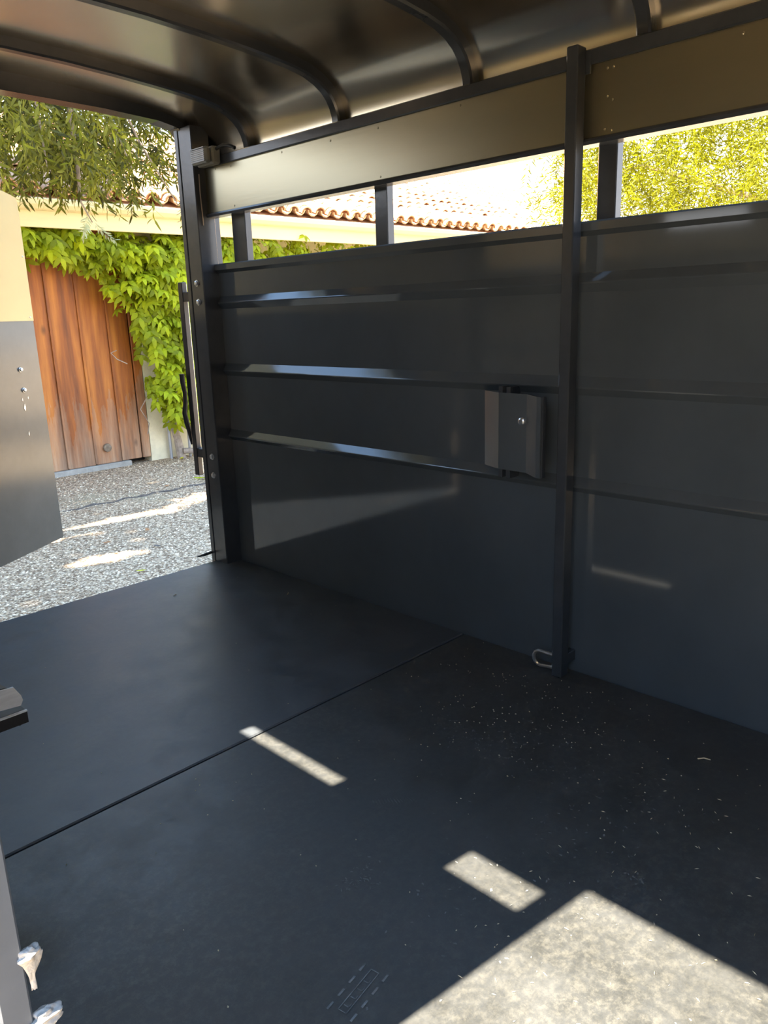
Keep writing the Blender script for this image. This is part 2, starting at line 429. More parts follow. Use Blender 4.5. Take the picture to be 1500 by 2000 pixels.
# roof ----------------------------------------------------------
half = [(0.0, 1.488), (-0.002, 1.512), (-0.010, 1.535), (-0.022, 1.555), (-0.040, 1.573), (-0.068, 1.590), (-0.105, 1.604), (-0.160, 1.615), (-0.23, 1.623), (-0.32, 1.631), (-0.45, 1.640), (-0.60, 1.647), (-0.7625, 1.650)]
prof = half + [(-W - x, z) for x, z in reversed(half[:-1])]
def offset(pr, d):
    out = []
    for i, p in enumerate(pr):
        a = Vector(pr[max(i - 1, 0)]); b_ = Vector(pr[min(i + 1, len(pr) - 1)])
        t = (b_ - a).normalized(); n = Vector((t.y, -t.x))     # outward (right / up)
        out.append((p[0] + n.x * d, p[1] + n.y * d))
    return out
o1, o2 = offset(prof, 0.030), offset(prof, 0.034)
n = len(prof)
o1 = [(0.0305, 1.452)] + o1 + [(-W - 0.0305, 1.452)]; o2 = [(0.0345, 1.452)] + o2 + [(-W - 0.0345, 1.452)]
rb = MB(); ns = len(o1); ny = 40
for j in range(ny + 1):
    y = Y0 + (2.62 - Y0) * j / ny
    rb.v += [(x, y, z) for x, z in o1]
for j in range(ny):
    for i in range(ns - 1):
        a = j * ns + i; rb.f.append((a, a + 1, a + ns + 1, a + ns))
o_ = len(rb.v)
for j in (0, 1):
    y = (Y0, 2.62)[j]; rb.v += [(x, y, z) for x, z in o2]
for i in range(ns - 1):
    rb.f.append((o_ + i, o_ + ns + i, o_ + ns + i + 1, o_ + i + 1))
ceil = rb.build('ceiling', M['roof_alu'], smooth=True)
tag(ceil, 'brushed aluminium trailer roof curving down to the walls', 'ceiling', kind='structure')
def bow(y, w=0.034):
    b_ = MB(); inn = offset(prof, 0.0); mid = offset(prof, 0.005); out = offset(prof, 0.031)
    rings = []
    for i in range(n):
        sec = [(out[i], y - w / 2), (mid[i], y - w / 2), (inn[i], y - w / 2 + 0.005), (inn[i], y + w / 2 - 0.005), (mid[i], y + w / 2), (out[i], y + w / 2)]
        rings.append(len(b_.v)); b_.v += [(p[0], yy, p[1]) for p, yy in sec]
    for i in range(n - 1):
        for k in range(6):
            a, c = rings[i], rings[i + 1]; k2 = (k + 1) % 6
            b_.f.append((a + k, c + k, c + k2, a + k2))
    return b_
for y in (2.30, 1.853, 1.357, 0.884, 0.41, -0.06, -0.53):
    bow(y).build('roof_bow', M['slate_frame'], ceil, smooth=True)

# rear frame ----------------------------------------------------
rf = MB()
rf.box(-0.070, 0.004, 2.520, 2.600, -0.012, 1.600, 0.003)
post_r = rf.build('trim_1', M['slate_frame'])
tag(post_r, 'dark steel corner post at the rear right of the trailer', 'post', kind='structure')
MB().box(-0.0725, 0.004, 2.6005, 2.625, -0.06, 1.606, 0.002).build('flange', M['slate_frame'], post_r)
for (y, z) in ((2.560, 1.073), (2.558, 1.006), (2.559, 0.428), (2.560, 0.355)):
    MB().lathe((-0.0695, y, z), (-1, 0, 0), [(0, 0.012), (0.003, 0.012), (0.0032, 0.009), (0.008, 0.0085), (0.010, 0.005)], 10).build('bolt', M['steel'], post_r)
MB().tube([(-0.074, 2.62, 0.030), (-0.10, 2.635, 0.022), (-0.125, 2.65, 0.016)], [0.006, 0.006, 0.002], 6).build('pin', M['black'], post_r)
MB().tube([(-0.052, 2.516, 1.44), (-0.054, 2.515, 1.38), (-0.052, 2.516, 1.33), (-0.050, 2.517, 1.27)], 0.002, 6).build('wire', M['whitewire'], post_r)
rl = MB().box(XL - 0.05, XL + 0.07, 2.520, 2.600, -0.012, 1.600, 0.003).build('trim_2', M['slate_frame'])
tag(rl, 'dark steel corner post at the rear left of the trailer', 'post', kind='structure')
low = [(0.028, 1.44), (-0.075, 1.598), (-0.15, 1.612), (-0.35, 1.622), (-0.7625, 1.627)]
low = low + [(-W - x, z) for x, z in reversed(low[:-1])]
hp = o1[1:-1] + list(reversed(low))
hd = MB().prism(hp, 1, 2.585, 2.645).build('trim_3', M['slate_frame'])
tag(hd, 'dark arched header beam over the rear opening', 'beam', kind='structure')
sill = MB().box(-W - 0.03, 0.03, 2.598, 2.625, -0.11, -0.012, 0.003).build('trim_4', M['slate_frame'])
tag(sill, 'dark steel sill under the rear edge of the floor', 'sill', kind='structure')

# ------------------------------------------------------------------ fittings in the trailer
dp = empty('divider_post', (-0.055, 1.008, 0.0))
under(MB().box(-0.072, -0.036, 0.995, 1.024, 0.001, 1.494, 0.0025).build('tube', M['slate_frame']), dp)
under(MB().box(-0.037, -0.031, 0.985, 1.020, 1.440, 1.487, 0.001).build('bracket', M['slate_frame']), dp)
under(MB().box(-0.037, 0.0005, 0.996, 1.016, 0.030, 0.060, 0.001).build('bracket', M['slate_frame']), dp)
loop = [(-0.055, 1.022, 0.053)]
loop += [(-0.055, 1.070 + 0.020 * math.sin(t), 0.034 + 0.019 * math.cos(t) - 0.004 * (t / math.pi)) for t in [math.pi * k / 10 for k in range(11)]]
loop += [(-0.055, 1.022, 0.018)]
under(MB().tube(loop, 0.0048, 8).build('tie_loop', M['steel'], smooth=True), dp)
tag(dp, 'tall square steel post standing against the right wall', 'post')

lp = empty('latch_plate', (-0.05, 1.15, 0.64))
pp = [(-0.030, 1.271), (-0.057, 1.207), (-0.061, 1.117), (-0.099, 1.062), (-0.101, 1.050)]
def strip(pts, th, z0, z1):
    b_ = MB(); P = [Vector(p) for p in pts]; N = []
    for i in range(len(P)):
        t = (P[min(i + 1, len(P) - 1)] - P[max(i - 1, 0)]).normalized(); N.append(Vector((-t.y, t.x)))
    back = [p - nn * th for p, nn in zip(P, N)]
    ring = [(p.x, p.y) for p in P] + [(q.x, q.y) for q in reversed(back)]
    return b_.prism(ring, 2, z0, z1)
under(strip(pp, 0.004, 0.537, 0.738).build('plate', M['slate']), lp)
under(MB().box(-0.101, -0.086, 1.046, 1.050, 0.537, 0.738, 0.001).build('end_flange', M['slate_frame']), lp)
for (ya, yb) in ((1.203, 1.216), (1.178, 1.192)):
    under(MB().box(-0.050, -0.006, ya, yb, 0.512, 0.752, 0.001).build('mounting_bar', M['slate_frame']), lp)
under(MB().lathe((-0.0600, 1.131, 0.669), (-1, 0, 0), [(0, 0.013), (0.003, 0.013), (0.0035, 0.010), (0.010, 0.0095), (0.012, 0.006)], 12).build('bolt', M['steel']), lp)
tag(lp, 'folded dark grey latch plate with one bolt between the lower wall ribs', 'latch plate')

dl = empty('dome_light', (-0.05, 2.45, 1.486))
under(MB().box(-0.068, -0.034, 2.400, 2.505, 1.458, 1.515, 0.006).build('housing', M['lens']), dl)
ln = under(MB().box(-0.094, -0.068, 2.404, 2.501, 1.460, 1.512, 0.008).build('lens', M['lens']), dl)
for k in range(8):
    z = 1.465 + k * 0.006
    MB().box(-0.0955, -0.093, 2.412, 2.493, z, z + 0.003).build('lens_ridge', M['lens'], ln).location = (0, 0, 0)
under(MB().tube([(-0.05, 2.402, 1.505), (-0.046, 2.37, 1.512), (-0.04, 2.34, 1.508), (-0.035, 2.315, 1.497)], 0.006, 8).build('cable', M['cable'], smooth=True), dl)
tag(dl, 'small ribbed lamp with a black cable in the rear top corner', 'lamp')

lb = empty('gate_latch', (-0.005, 2.75, 0.33))
under(MB().box(-0.028, -0.006, 2.735, 2.765, 0.325, 1.085, 0.002).build('bar', M['black']), lb)
under(MB().tube([(-0.0015, 2.75, 0.33), (-0.0015, 2.75, 1.08)], 0.0042, 8).build('rod', M['steel'], smooth=True), lb)
for z in (0.42, 1.03):
    under(MB().box(-0.026, 0.030, 2.642, 2.742, z - 0.018, z + 0.018, 0.002).build('bracket', M['black']), lb)
hz = [(0.735, 0.0), (0.70, 0.0), (0.66, 0.006), (0.62, 0.004), (0.58, -0.004), (0.54, 0.002), (0.50, 0.012), (0.45, 0.016)]
under(MB().tube([(-0.040 + dx, 2.775, z) for z, dx in hz], [0.010, 0.010, 0.009, 0.009, 0.010, 0.011, 0.010, 0.004], 8).build('handle', M['black'], smooth=True), lb)
tag(lb, 'black slam latch bar with bright rod outside the rear right post', 'latch')

bk = empty('wall_bracket', (XL, 1.40, 0.27))
xr = -1.2635
under(MB().prism([(XL, 0.330), (-1.283, 0.3085), (-1.275, 0.3085), (-1.264, 0.288), (-1.262, 0.278), (-1.267, 0.2685), (XL, 0.292)], 1, 1.397, 1.401).build('face_plate', M['bracket']), bk)
under(MB().quadbox([(XL, 1.402, 0.345), (-1.284, 1.402, 0.306), (-1.30, 1.52, 0.306), (XL, 1.52, 0.345), (XL, 1.402, 0.348), (-1.284, 1.402, 0.309), (-1.30, 1.52, 0.309), (XL, 1.52, 0.348)]).build('top_plate', M['black']), bk)
under(MB().quadbox([(XL, 1.52, 0.345), (-1.285, 1.516, 0.306), (-1.282, 1.520, 0.306), (XL, 1.524, 0.345), (XL, 1.52, 0.40), (-1.285, 1.516, 0.322), (-1.282, 1.520, 0.322), (XL, 1.524, 0.40)]).build('back_plate', M['bracket']), bk)
under(MB().prism([(1.380, 0.262), (1.380, 0.240), (1.384, 0.240), (1.384, 0.258), (1.45, 0.258), (1.45, 0.262)], 0, XL, xr).build('angle_iron', M['black']), bk)
under(MB().box(XL, xr, 1.3785, 1.3835, 0.2622, 0.2650).build('iron_edge', M['bracket']), bk)
under(MB().lathe((-1.276, 1.392, 0.258), (0, 0, -1), [(0, 0.005), (0.02, 0.005), (0.024, 0.003)], 8).build('bolt', M['steel']), bk)
tag(bk, 'grey metal bracket with rounded plate jutting out at the left edge', 'bracket')

# white sealant blobs on the door jamb
def blob(name, c, sx, sy, sz, seed, mat, tail=0.0):
    r = np.random.default_rng(seed); b_ = MB(); nu, nv = 28, 22
    ph = r.uniform(0, 6.28, 6)
    for j in range(nv + 1):
        t = math.pi * j / nv
        for i in range(nu):
            p = 2 * math.pi * i / nu
            k = 1 + (0.15 * math.sin(3 * p + ph[0] + 3 * t) + 0.16 * math.sin(8 * t + ph[1] + p) + 0.10 * math.sin(5 * p + ph[2] - 3 * t)) * math.sin(t)
            x, y, z = k * math.sin(t) * math.cos(p), k * math.sin(t) * math.sin(p), k * math.cos(t)
            if z < 0 and tail: 
                f = 0.24 + 0.76 * max(0.0, 1 + z * 1.6) ** 1.3; x = x / max(0.25, math.sin(t)) * min(math.sin(t), f) ; y = y / max(0.25, math.sin(t)) * min(math.sin(t), f); z *= tail * (1 if z > -0.3 else 1)
            b_.v.append((c[0] + x * sx, c[1] + y * sy, c[2] + z * sz))
    for j in range(nv):
        for i in range(nu):
            a = j * nu + i; q = j * nu + (i + 1) % nu
            b_.f.append((a, a + nu, q + nu, q))
    return b_.build(name, mat, smooth=True)
tag(blob('sealant_blob', (-1.524, 0.672, 0.372), 0.011, 0.007, 0.010, 1, M['seal'], 3.6), 'lumpy white sealant blob with a drip on the door jamb edge', 'sealant')
tag(blob('sealant_blob', (-1.518, 0.672, 0.298), 0.014, 0.008, 0.010, 5, M['seal']), 'small white sealant blob at the lower left corner', 'sealant')

# ------------------------------------------------------------------ rear gate, swung open
GA = math.atan2(3.45 - 2.66, -0.334 + 1.525)
gate = empty('rear_gate', (-1.525, 2.66, 0.0)); gate.rotation_euler = (0, 0, GA)
tag(gate, 'rear trailer gate swung open, pale upper panel over worn grey lower panel', 'gate')
L = 1.440
def gpart(mb, name, mat, parent=None, smooth=False):
    return link(name, mb.mesh(name, mat, smooth), parent or gate)
gp_ = MB().prism([(0.0, 0.9605), (L, 0.9605), (L, 1.432), (L - 0.012, 1.452), (L - 0.09, 1.467), (0.0, 1.482)], 1, -0.0055, 0.0)
gpart(gp_, 'upper_panel', M['gate_top'])
gl = gpart(MB().box(0.0, L, -0.003, 0.0, 0.0, 0.960), 'lower_panel', M['gate_low'])
gpart(MB().box(0, L, 0.0002, 0.03, 0.0, 0.035).box(0, L, 0.0002, 0.03, 1.40, 1.43).box(0, 0.035, 0.0002, 0.03, 0.036, 1.399).box(L - 0.035, L - 0.001, 0.0002, 0.03, 0.036, 1.399).box(0.036, L - 0.036, 0.0002, 0.03, 0.94, 0.975), 'frame', M['slate_frame'])
for (s_, z) in ((1.306, 0.765), (1.310, 0.680)):
    gpart(MB().lathe((s_, -0.003, z), (0, -1, 0), [(0, 0.011), (0.003, 0.011), (0.0035, 0.0085), (0.009, 0.008), (0.011, 0.004)], 10), 'bolt', M['steel'])
for (s_, z) in ((1.425, 1.22), (1.42, 0.975), (1.2, 0.975)):
    gpart(MB().lathe((s_, -0.0055, z), (0, -1, 0), [(0, 0.004), (0.002, 0.003)], 8), 'screw', M['steel'])
for (s_, z, h, w) in ((1.300, 0.605, 0.020, 0.007), (1.292, 0.640, 0.010, 0.003), (1.33, 0.645, 0.008, 0.003), (1.302, 0.495, 0.014, 0.003)):
    gpart(MB().prism([(s_ - w, z), (s_ + w * 0.4, z - h * 0.6), (s_ + w, z + h * 0.2), (s_ + w * 0.2, z + h)], 1, -0.0045, -0.003), 'scratch', M['steel'])
for z in (0.15, 0.75, 1.30):
    gpart(MB().lathe((-0.012, 0.012, z - 0.04), (0, 0, 1), [(0, 0.012), (0.08, 0.012)], 10), 'hinge', M['slate_frame'])

# ------------------------------------------------------------------ outside: ground
ZG = -0.45
gr = MB(); gr.v = [(-40, -30, ZG), (45, -30, ZG), (45, 50, ZG), (-40, 50, ZG)]; gr.f = [(0, 1, 2, 3)]
ground = gr.build('ground', M['gravel']); tag(ground, 'pale grey gravel yard outside the trailer', 'ground', kind='structure')
# pebbles
NP = 26000
px = rng.uniform(-1.2, 3.0, NP); py = 3.0 + 4.2 * rng.uniform(0, 1, NP) ** 1.5
vs, fs = [], []
base = np.array([(1, 0, 0), (0, 1, 0), (-1, 0, 0), (0, -1, 0), (0, 0, 1)])
for i in range(NP):
    s_ = rng.uniform(0.004, 0.0095); a = rng.uniform(0, 6.28); c_, s2 = math.cos(a), math.sin(a)
    ex = rng.uniform(0.7, 1.4)
    o = len(vs)
    for b_ in base:
        x, y = b_[0] * s_ * ex, b_[1] * s_
        vs.append((px[i] + x * c_ - y * s2, py[i] + x * s2 + y * c_, ZG - 0.001 + b_[2] * s_ * 0.8 + (rng.uniform(0, 0.3) * s_ if b_[2] == 0 else 0)))
    fs += [(o, o + 1, o + 4), (o + 1, o + 2, o + 4), (o + 2, o + 3, o + 4), (o + 3, o, o + 4)]
pb = MB(); pb.v = vs; pb.f = fs
tag(pb.build('gravel_pebbles', M['pebble']), 'loose pale pebbles of the gravel yard', 'gravel', kind='stuff')
# dark line across the gravel
ed = []
for k in range(60):
    x = 0.0 + 2.3 * k / 59; ed.append((x, 5.81 - 0.012 * x + 0.02 * math.sin(k * 0.9) + random.uniform(-0.01, 0.01), ZG + 0.001 + random.uniform(-0.004, 0.003)))
tag(MB().tube(ed, [0.010 + random.uniform(-0.004, 0.004) for _ in ed], 6).build('ground_edging', M['edging']), 'thin dark edging line lying across the gravel', 'edging')
def curled(name, c, s_, rz, mat, label, cat, group=None):
    b_ = MB(); pts = [(-1, 0), (-0.45, 0.34), (0.25, 0.36), (1, 0), (0.25, -0.36), (-0.45, -0.34)]
    ca, sa = math.cos(rz), math.sin(rz)
    for (u, v) in pts + [(-0.3, 0), (0.3, 0)]:
        x, y = u * s_, v * s_
        z = s_ * (0.35 * abs(v) + 0.22 * u * u) + 0.003
        b_.v.append((c[0] + x * ca - y * sa, c[1] + x * sa + y * ca, c[2] + z))
    b_.f = [(0, 6, 1), (1, 6, 7, 2), (2, 7, 3), (3, 7, 4), (4, 7, 6, 5), (5, 6, 0)]
    return tag(b_.build(name, mat), label, cat, group)
for i, (x, y, s_, mt, lab) in enumerate(((0.45, 4.694, 0.035, 'dryleaf', 'dry brown leaf on the gravel near the small sun patch'), (0.777, 4.769, 0.035, 'dryleaf', 'dry brown leaf on the gravel below the long sun streak'),
                          (0.30, 3.98, 0.03, 'yellowleaf', 'small yellow leaf on the gravel close to the trailer sill'), (2.42, 7.03, 0.05, 'yellowleaf', 'yellow leaf lying at the foot of the vine'),
                          (0.62, 4.36, 0.03, 'edging', 'dark curled leaf on the gravel near the post'), (1.62, 5.95, 0.03, 'dryleaf', 'dry brown leaf beside the dark line in the gravel'))):
    curled('fallen_leaf', (x, y, ZG + 0.004), s_, i * 1.3, M[mt], lab, 'leaf', 'fallen leaves on the gravel')
for i, (x, y) in enumerate(((2.02, 5.93), (2.12, 5.98), (1.96, 5.99))):
    curled('fallen_leaf', (x, y, ZG + 0.006), 0.06, i * 1.1, M['vine'], ['rightmost fresh green leaf on the gravel beside the rear right post', 'fresh green leaf farthest back on the gravel beside the rear right post', 'leftmost fresh green leaf on the gravel beside the rear right post'][i], 'leaf', 'green leaves on the gravel')

# ------------------------------------------------------------------ outside: house, plank wall, roof
YW = 7.225
house = empty('house', (4.0, YW + 0.03, ZG))
tag(house, 'house with cream walls, pale fascia and a clay tile roof', 'house')
under(MB().box(2.195, 2.72, YW, YW + 0.15, ZG, 2.0).box(2.86, 9.6, YW, YW + 0.15, ZG, 2.0).build('stucco_wall', M['cream']), house)
under(MB().box(-3.0, 9.6, YW + 0.16, YW + 0.20, ZG, 2.0).build('dark_backing', M['dark']), house)
EY, EZ, PIT = 6.70, 1.955, 0.36
under(MB().box(-3.0, 9.6, EY + 0.03, EY + 0.06, 1.715, 1.915, 0.004).build('fascia', M['fascia']), house)
under(MB().prism([(EY + 0.03, 1.935), (EY - 0.055, 1.935), (EY - 0.065, 1.925), (EY - 0.06, 1.885), (EY - 0.03, 1.855), (EY - 0.005, 1.845), (EY + 0.028, 1.845)], 0, -3.0, 9.6).build('gutter', M['fascia']), house)
under(MB().quadbox([(-3, EY + 0.06, 1.74), (9.6, EY + 0.06, 1.74), (9.6, YW + 0.1, 1.80), (-3, YW + 0.1, 1.80), (-3, EY + 0.06, 1.76), (9.6, EY + 0.06, 1.76), (9.6, YW + 0.1, 1.82), (-3, YW + 0.1, 1.82)]).build('soffit', M['fascia']), house)
under(MB().quadbox([(-3, EY - 0.02, EZ - 0.03), (9.6, EY - 0.02, EZ - 0.03), (9.6, EY + 5, EZ - 0.03 + PIT * 5.02), (-3, EY + 5, EZ - 0.03 + PIT * 5.02), (-3, EY - 0.02, EZ - 0.015), (9.6, EY - 0.02, EZ - 0.015), (9.6, EY + 5, EZ - 0.015 + PIT * 5.02), (-3, EY + 5, EZ - 0.015 + PIT * 5.02)]).build('roof_deck', M['tile']), house)
def tile_mesh(inv=False, seg=7, r0=0.072, r1=0.058, ln=0.44, th=0.013):
    """half barrel running along +y (up the slope); inv = pan (concave up)"""
    b_ = MB(); sg = -1 if inv else 1
    for (y, r, dz) in ((0.0, r0, 0.0), (ln, r1, -0.006)):
        for rr in (r, r - th):
            for k in range(seg + 1):
                a = math.pi * k / seg
                b_.v.append((math.cos(a) * rr, y, sg * math.sin(a) * rr * 0.92 + dz))
    n_ = seg + 1
    for k in range(seg):
        o0, i0, o1_, i1 = k, n_ + k, 2 * n_ + k, 3 * n_ + k
        b_.f += [(o0, o1_, o1_ + 1, o0 + 1), (i0, i0 + 1, i1 + 1, i1), (o0, o0 + 1, i0 + 1, i0)]
    return b_
cov = [tile_mesh().mesh('tile_a', M['tile'], True), tile_mesh(r0=0.070).mesh('tile_b', M['tile2'], True)]
TP = 0.180; ROW = 0.36; ang = math.atan(PIT)
ncol = 48
def tile_pos(c, r, dx=0.0, dz=0.0):
    return Vector((0.92 + c * TP + dx, EY - 0.03 + r * ROW * math.cos(ang), EZ + 0.035 + r * ROW * math.sin(ang) + dz))
for r in range(6):
    for c in range(ncol):
        o = link('roof_tile', random.choice(cov), house)
        o.location = tile_pos(c, r, random.uniform(-0.008, 0.008), random.uniform(-0.004, 0.012)) - house.location
        o.rotation_euler = (ang + random.uniform(-0.03, 0.02), 0, random.uniform(-0.04, 0.04))
def joined(name, items, mat, parent):
    """items: (MB, matrix) joined to one mesh"""
    b_ = MB()
    for mb, mat_w in items:
        o = len(b_.v); b_.v += [tuple(mat_w @ Vector(p)) for p in mb.v]; b_.f += [tuple(i + o for i in f) for f in mb.f]
    ob = b_.build(name, mat, smooth=True); under(ob, parent); return ob
its = []
pan = tile_mesh(True, seg=5); cv = tile_mesh(seg=5)
for r in range(13):
    for c in range(-20, ncol + 1):
        its.append((pan, Matrix.Translation(tile_pos(c, r, -TP / 2, 0.035)) @ Matrix.Rotation(ang, 4, 'X')))
        if r >= 6 or c < 0:
            its.append((cv, Matrix.Translation(tile_pos(c, r, random.uniform(-0.008, 0.008), random.uniform(-0.004, 0.01))) @ Matrix.Rotation(ang, 4, 'X')))
for c in range(ncol):
    its.append((cv, Matrix.Translation(tile_pos(c, 0, random.uniform(-0.01, 0.01), 0.030) + Vector((0, 0.05, 0))) @ Matrix.Rotation(ang, 4, 'X')))
tl = joined('tile_field', its, M['tile2'], house); tl['kind'] = 'stuff'
# pale verge band down the gable side of the roof, and the roof behind it
vx = 9.62
under(MB().quadbox([(vx - 0.12, EY, EZ + 0.0), (vx + 0.12, EY, EZ), (vx + 0.12, EY + 5, EZ + PIT * 5), (vx - 0.12, EY + 5, EZ + PIT * 5),
                    (vx - 0.10, EY, EZ + 0.14), (vx + 0.10, EY, EZ + 0.14), (vx + 0.10, EY + 5, EZ + 0.14 + PIT * 5), (vx - 0.10, EY + 5, EZ + 0.14 + PIT * 5)]).build('verge_band', M['mortar']), house)
house2 = empty('far_house', (14.5, 12.0, ZG))
tag(house2, 'far tiled roof rising behind the pale verge of the nearer roof', 'house')
under(MB().box(9.9, 20.0, 11.0, 15, ZG, 2.6).build('wall', M['cream']), house2)
under(MB().quadbox([(9.8, 10.6, 2.55), (20.2, 10.6, 2.55), (20.2, 15.6, 4.6), (9.8, 15.6, 4.6), (9.8, 10.6, 2.6), (20.2, 10.6, 2.6), (20.2, 15.6, 4.65), (9.8, 15.6, 4.65)]).build('roof_deck', M['tile2']), house2)
its = []
a2 = math.atan(2.05 / 5.0)
for r in range(12):
    for c in range(48):
        its.append((cv, Matrix.Translation(Vector((10 + c * 0.21, 10.6 + r * 0.4, 2.62 + r * 0.4 * 0.41))) @ Matrix.Rotation(a2, 4, 'X')))
t2 = joined('tile_field', its, M['tile2'], house2); t2['kind'] = 'stuff'

# plank wall
pw = empty('plank_wall', (1.2, YW, ZG))
tag(pw, 'reddish brown weathered plank doors below the vine', 'plank wall')
seams = [-1.20, -0.92, -0.64, -0.36, -0.08, 0.20, 0.48, 0.76, 1.04, 1.325, 1.60, 1.875, 2.095, 2.190]
for i in range(len(seams) - 1):
    a, b2 = seams[i], seams[i + 1]
    dy = random.uniform(-0.012, 0.008)
    mb = MB().box(a + 0.005, b2 - 0.005, YW - 0.006 + dy, YW + 0.02 + dy, ZG + 0.05, 1.80, 0.004)
    under(mb.build('plank', M['wood']), pw)
    if 8 <= i <= 10:     # slim cover strip on the joints
        under(MB().box(b2 - 0.012, b2 + 0.012, YW - 0.030, YW - 0.019, ZG + 0.06, 1.80, 0.002).build('joint_strip', M['wood']), pw)
under(MB().box(-1.2, 1.95, YW - 0.05, YW + 0.03, ZG - 0.02, ZG + 0.048, 0.006).build('base_board', M['concrete']), pw)
under(MB().lathe((1.72, YW - 0.006, -0.245), (0, -1, 0), [(0, 0.035), (0.02, 0.042), (0.035, 0.038), (0.04, 0.02)], 12).build('knob', M['bark'], smooth=True), pw)

# pipes beside the vine
pipe = MB().tube([(2.385, YW - 0.06, ZG), (2.385, YW - 0.06, 0.35)], 0.016, 8).build('wall_pipe', M['pipe'], smooth=True)
tag(pipe, 'thin grey pipe against the cream wall behind the vine trunk', 'pipe')
pipe2 = MB().tube([(2.57, 7.10, ZG), (2.57, 7.10, -0.12)], 0.014, 8).lathe((2.57, 7.10, -0.125), (0, 0, 1), [(0, 0.022), (0.04, 0.022)], 8).build('standpipe', M['pipe'], smooth=True)
tag(pipe2, 'short grey standpipe with a cap at the foot of the vine', 'pipe')

# ------------------------------------------------------------------ leaves
def rotm(rx, ry, rz):
    return (Matrix.Rotation(rz, 3, 'Z') @ Matrix.Rotation(ry, 3, 'Y') @ Matrix.Rotation(rx, 3, 'X'))
def add_leaf(b_, base, d, nrm, ln, wd, curl=0.12):
    d = Vector(d).normalized(); nrm = Vector(nrm); nrm = (nrm - d * nrm.dot(d)); 
    nrm = nrm.normalized() if nrm.length > 1e-4 else d.orthogonal().normalized()
    sd = d.cross(nrm); base = Vector(base); o = len(b_.v)
    m1_ = base + d * ln * 0.35; m2_ = base + d * ln * 0.7 - nrm * ln * curl * 0.4
    b_.v += [tuple(base), tuple(m1_ + sd * wd * 0.5 + nrm * wd * 0.12), tuple(m2_ + sd * wd * 0.38 + nrm * wd * 0.1), tuple(base + d * ln - nrm * ln * curl),
             tuple(m2_ - sd * wd * 0.38 + nrm * wd * 0.1), tuple(m1_ - sd * wd * 0.5 + nrm * wd * 0.12)]
    b_.f += [(o, o + 1, o + 5), (o + 1, o + 2, o + 4, o + 5), (o + 2, o + 3, o + 4)]
def olive_sprig(seed, n_=22, ln=0.28, lw=0.0135, ll=0.066):
    r = random.Random(seed); b_ = MB(); p = Vector((0, 0, 0)); d = Vector((r.uniform(-.35, .35), r.uniform(-.35, .35), -1)).normalized()
    step = ln / (n_ / 2)
    for k in range(n_ // 2):
        p = p + d * step; d = (d + Vector((r.uniform(-.2, .2), r.uniform(-.2, .2), r.uniform(-.15, .1)))).normalized()
        s0 = d.orthogonal().normalized(); a = k * 1.57 + r.uniform(-.4, .4)
        s1 = s0 * math.cos(a) + d.cross(s0) * math.sin(a)
        for q in (1, -1):
            add_leaf(b_, p, d * 0.75 + s1 * q * 0.9 + Vector((0, 0, -0.15)), Vector((r.uniform(-1, 1), r.uniform(-1, 1), r.uniform(-.2, 1))), ll * r.uniform(.7, 1.2), lw * r.uniform(.8, 1.2))
    b_.tube([(0, 0, 0), tuple(p * 0.5), tuple(p)], [0.0018, 0.0014, 0.0007], 3, cap=False)
    return b_
def compound(seed, pairs=4, ll=0.10, lw=0.043):
    r = random.Random(seed); b_ = MB(); p = Vector((0, 0, 0)); d = Vector((0.1, -0.75, 0.1)).normalized()
    for k in range(pairs):
        p = p + d * 0.052; d = (d + Vector((r.uniform(-.1, .1), 0.06, -0.34))).normalized()
        s1 = d.cross(Vector((0, -0.8, 0.6))).normalized()
        for q in (1, -1):
            add_leaf(b_, p, d * 0.55 + s1 * q + Vector((0, 0, -0.25)), Vector((r.uniform(-.3, .3), -0.8, 0.7)), ll * r.uniform(.8, 1.15) * (0.8 + 0.1 * k), lw * r.uniform(.85, 1.15), 0.2)
    add_leaf(b_, p, d, Vector((0, -0.8, 0.6)), ll * 1.1, lw, 0.2)
    return b_
def feather(seed, n_=34, ln=0.5):
    r = random.Random(seed); b_ = MB(); p = Vector((0, 0, 0)); d = Vector((r.uniform(-.5, .5), r.uniform(-.5, .5), -1)).normalized()
    for k in range(n_ // 2):
        p = p + d * (ln / (n_ / 2)); d = (d + Vector((r.uniform(-.2, .2), r.uniform(-.2, .2), -0.05))).normalized()
        s0 = d.orthogonal().normalized(); a = r.uniform(0, 6.28); s1 = s0 * math.cos(a) + d.cross(s0) * math.sin(a)
        for q in (1, -1):
            add_leaf(b_, p, d * r.uniform(.2, .8) + s1 * q, Vector((r.uniform(-1, 1), r.uniform(-1, 1), r.uniform(-.3, 1))), 0.095 * r.uniform(.6, 1.2), 0.011 * r.uniform(.8, 1.3), 0.25)
    b_.tube([(0, 0, 0), tuple(p * 0.5), tuple(p)], [0.003, 0.002, 0.001], 3, cap=False)
    return b_
def cloud(name, protos, places, mat, parent):
    """many leaf clusters joined into one mesh; places = (x, y, z, rx, ry, rz, scale)"""
    pv = [np.array(b_.v) for b_ in protos]; pf = [b_.f for b_ in protos]
    V, F, off = [], [], 0
    for (x, y, z, rx, ry, rz, s_) in places:
        k = random.randrange(len(protos)); R_ = np.array(rotm(rx, ry, rz)) * s_
        V.append(pv[k] @ R_.T + (x, y, z)); F += [tuple(i + off for i in f) for f in pf[k]]; off += len(pv[k])
    me = bpy.data.meshes.new(name); me.from_pydata(np.concatenate(V).tolist(), [], F); me.materials.append(mat); me.update()
    o = link(name, me); under(o, parent); o['kind'] = 'stuff'; return o

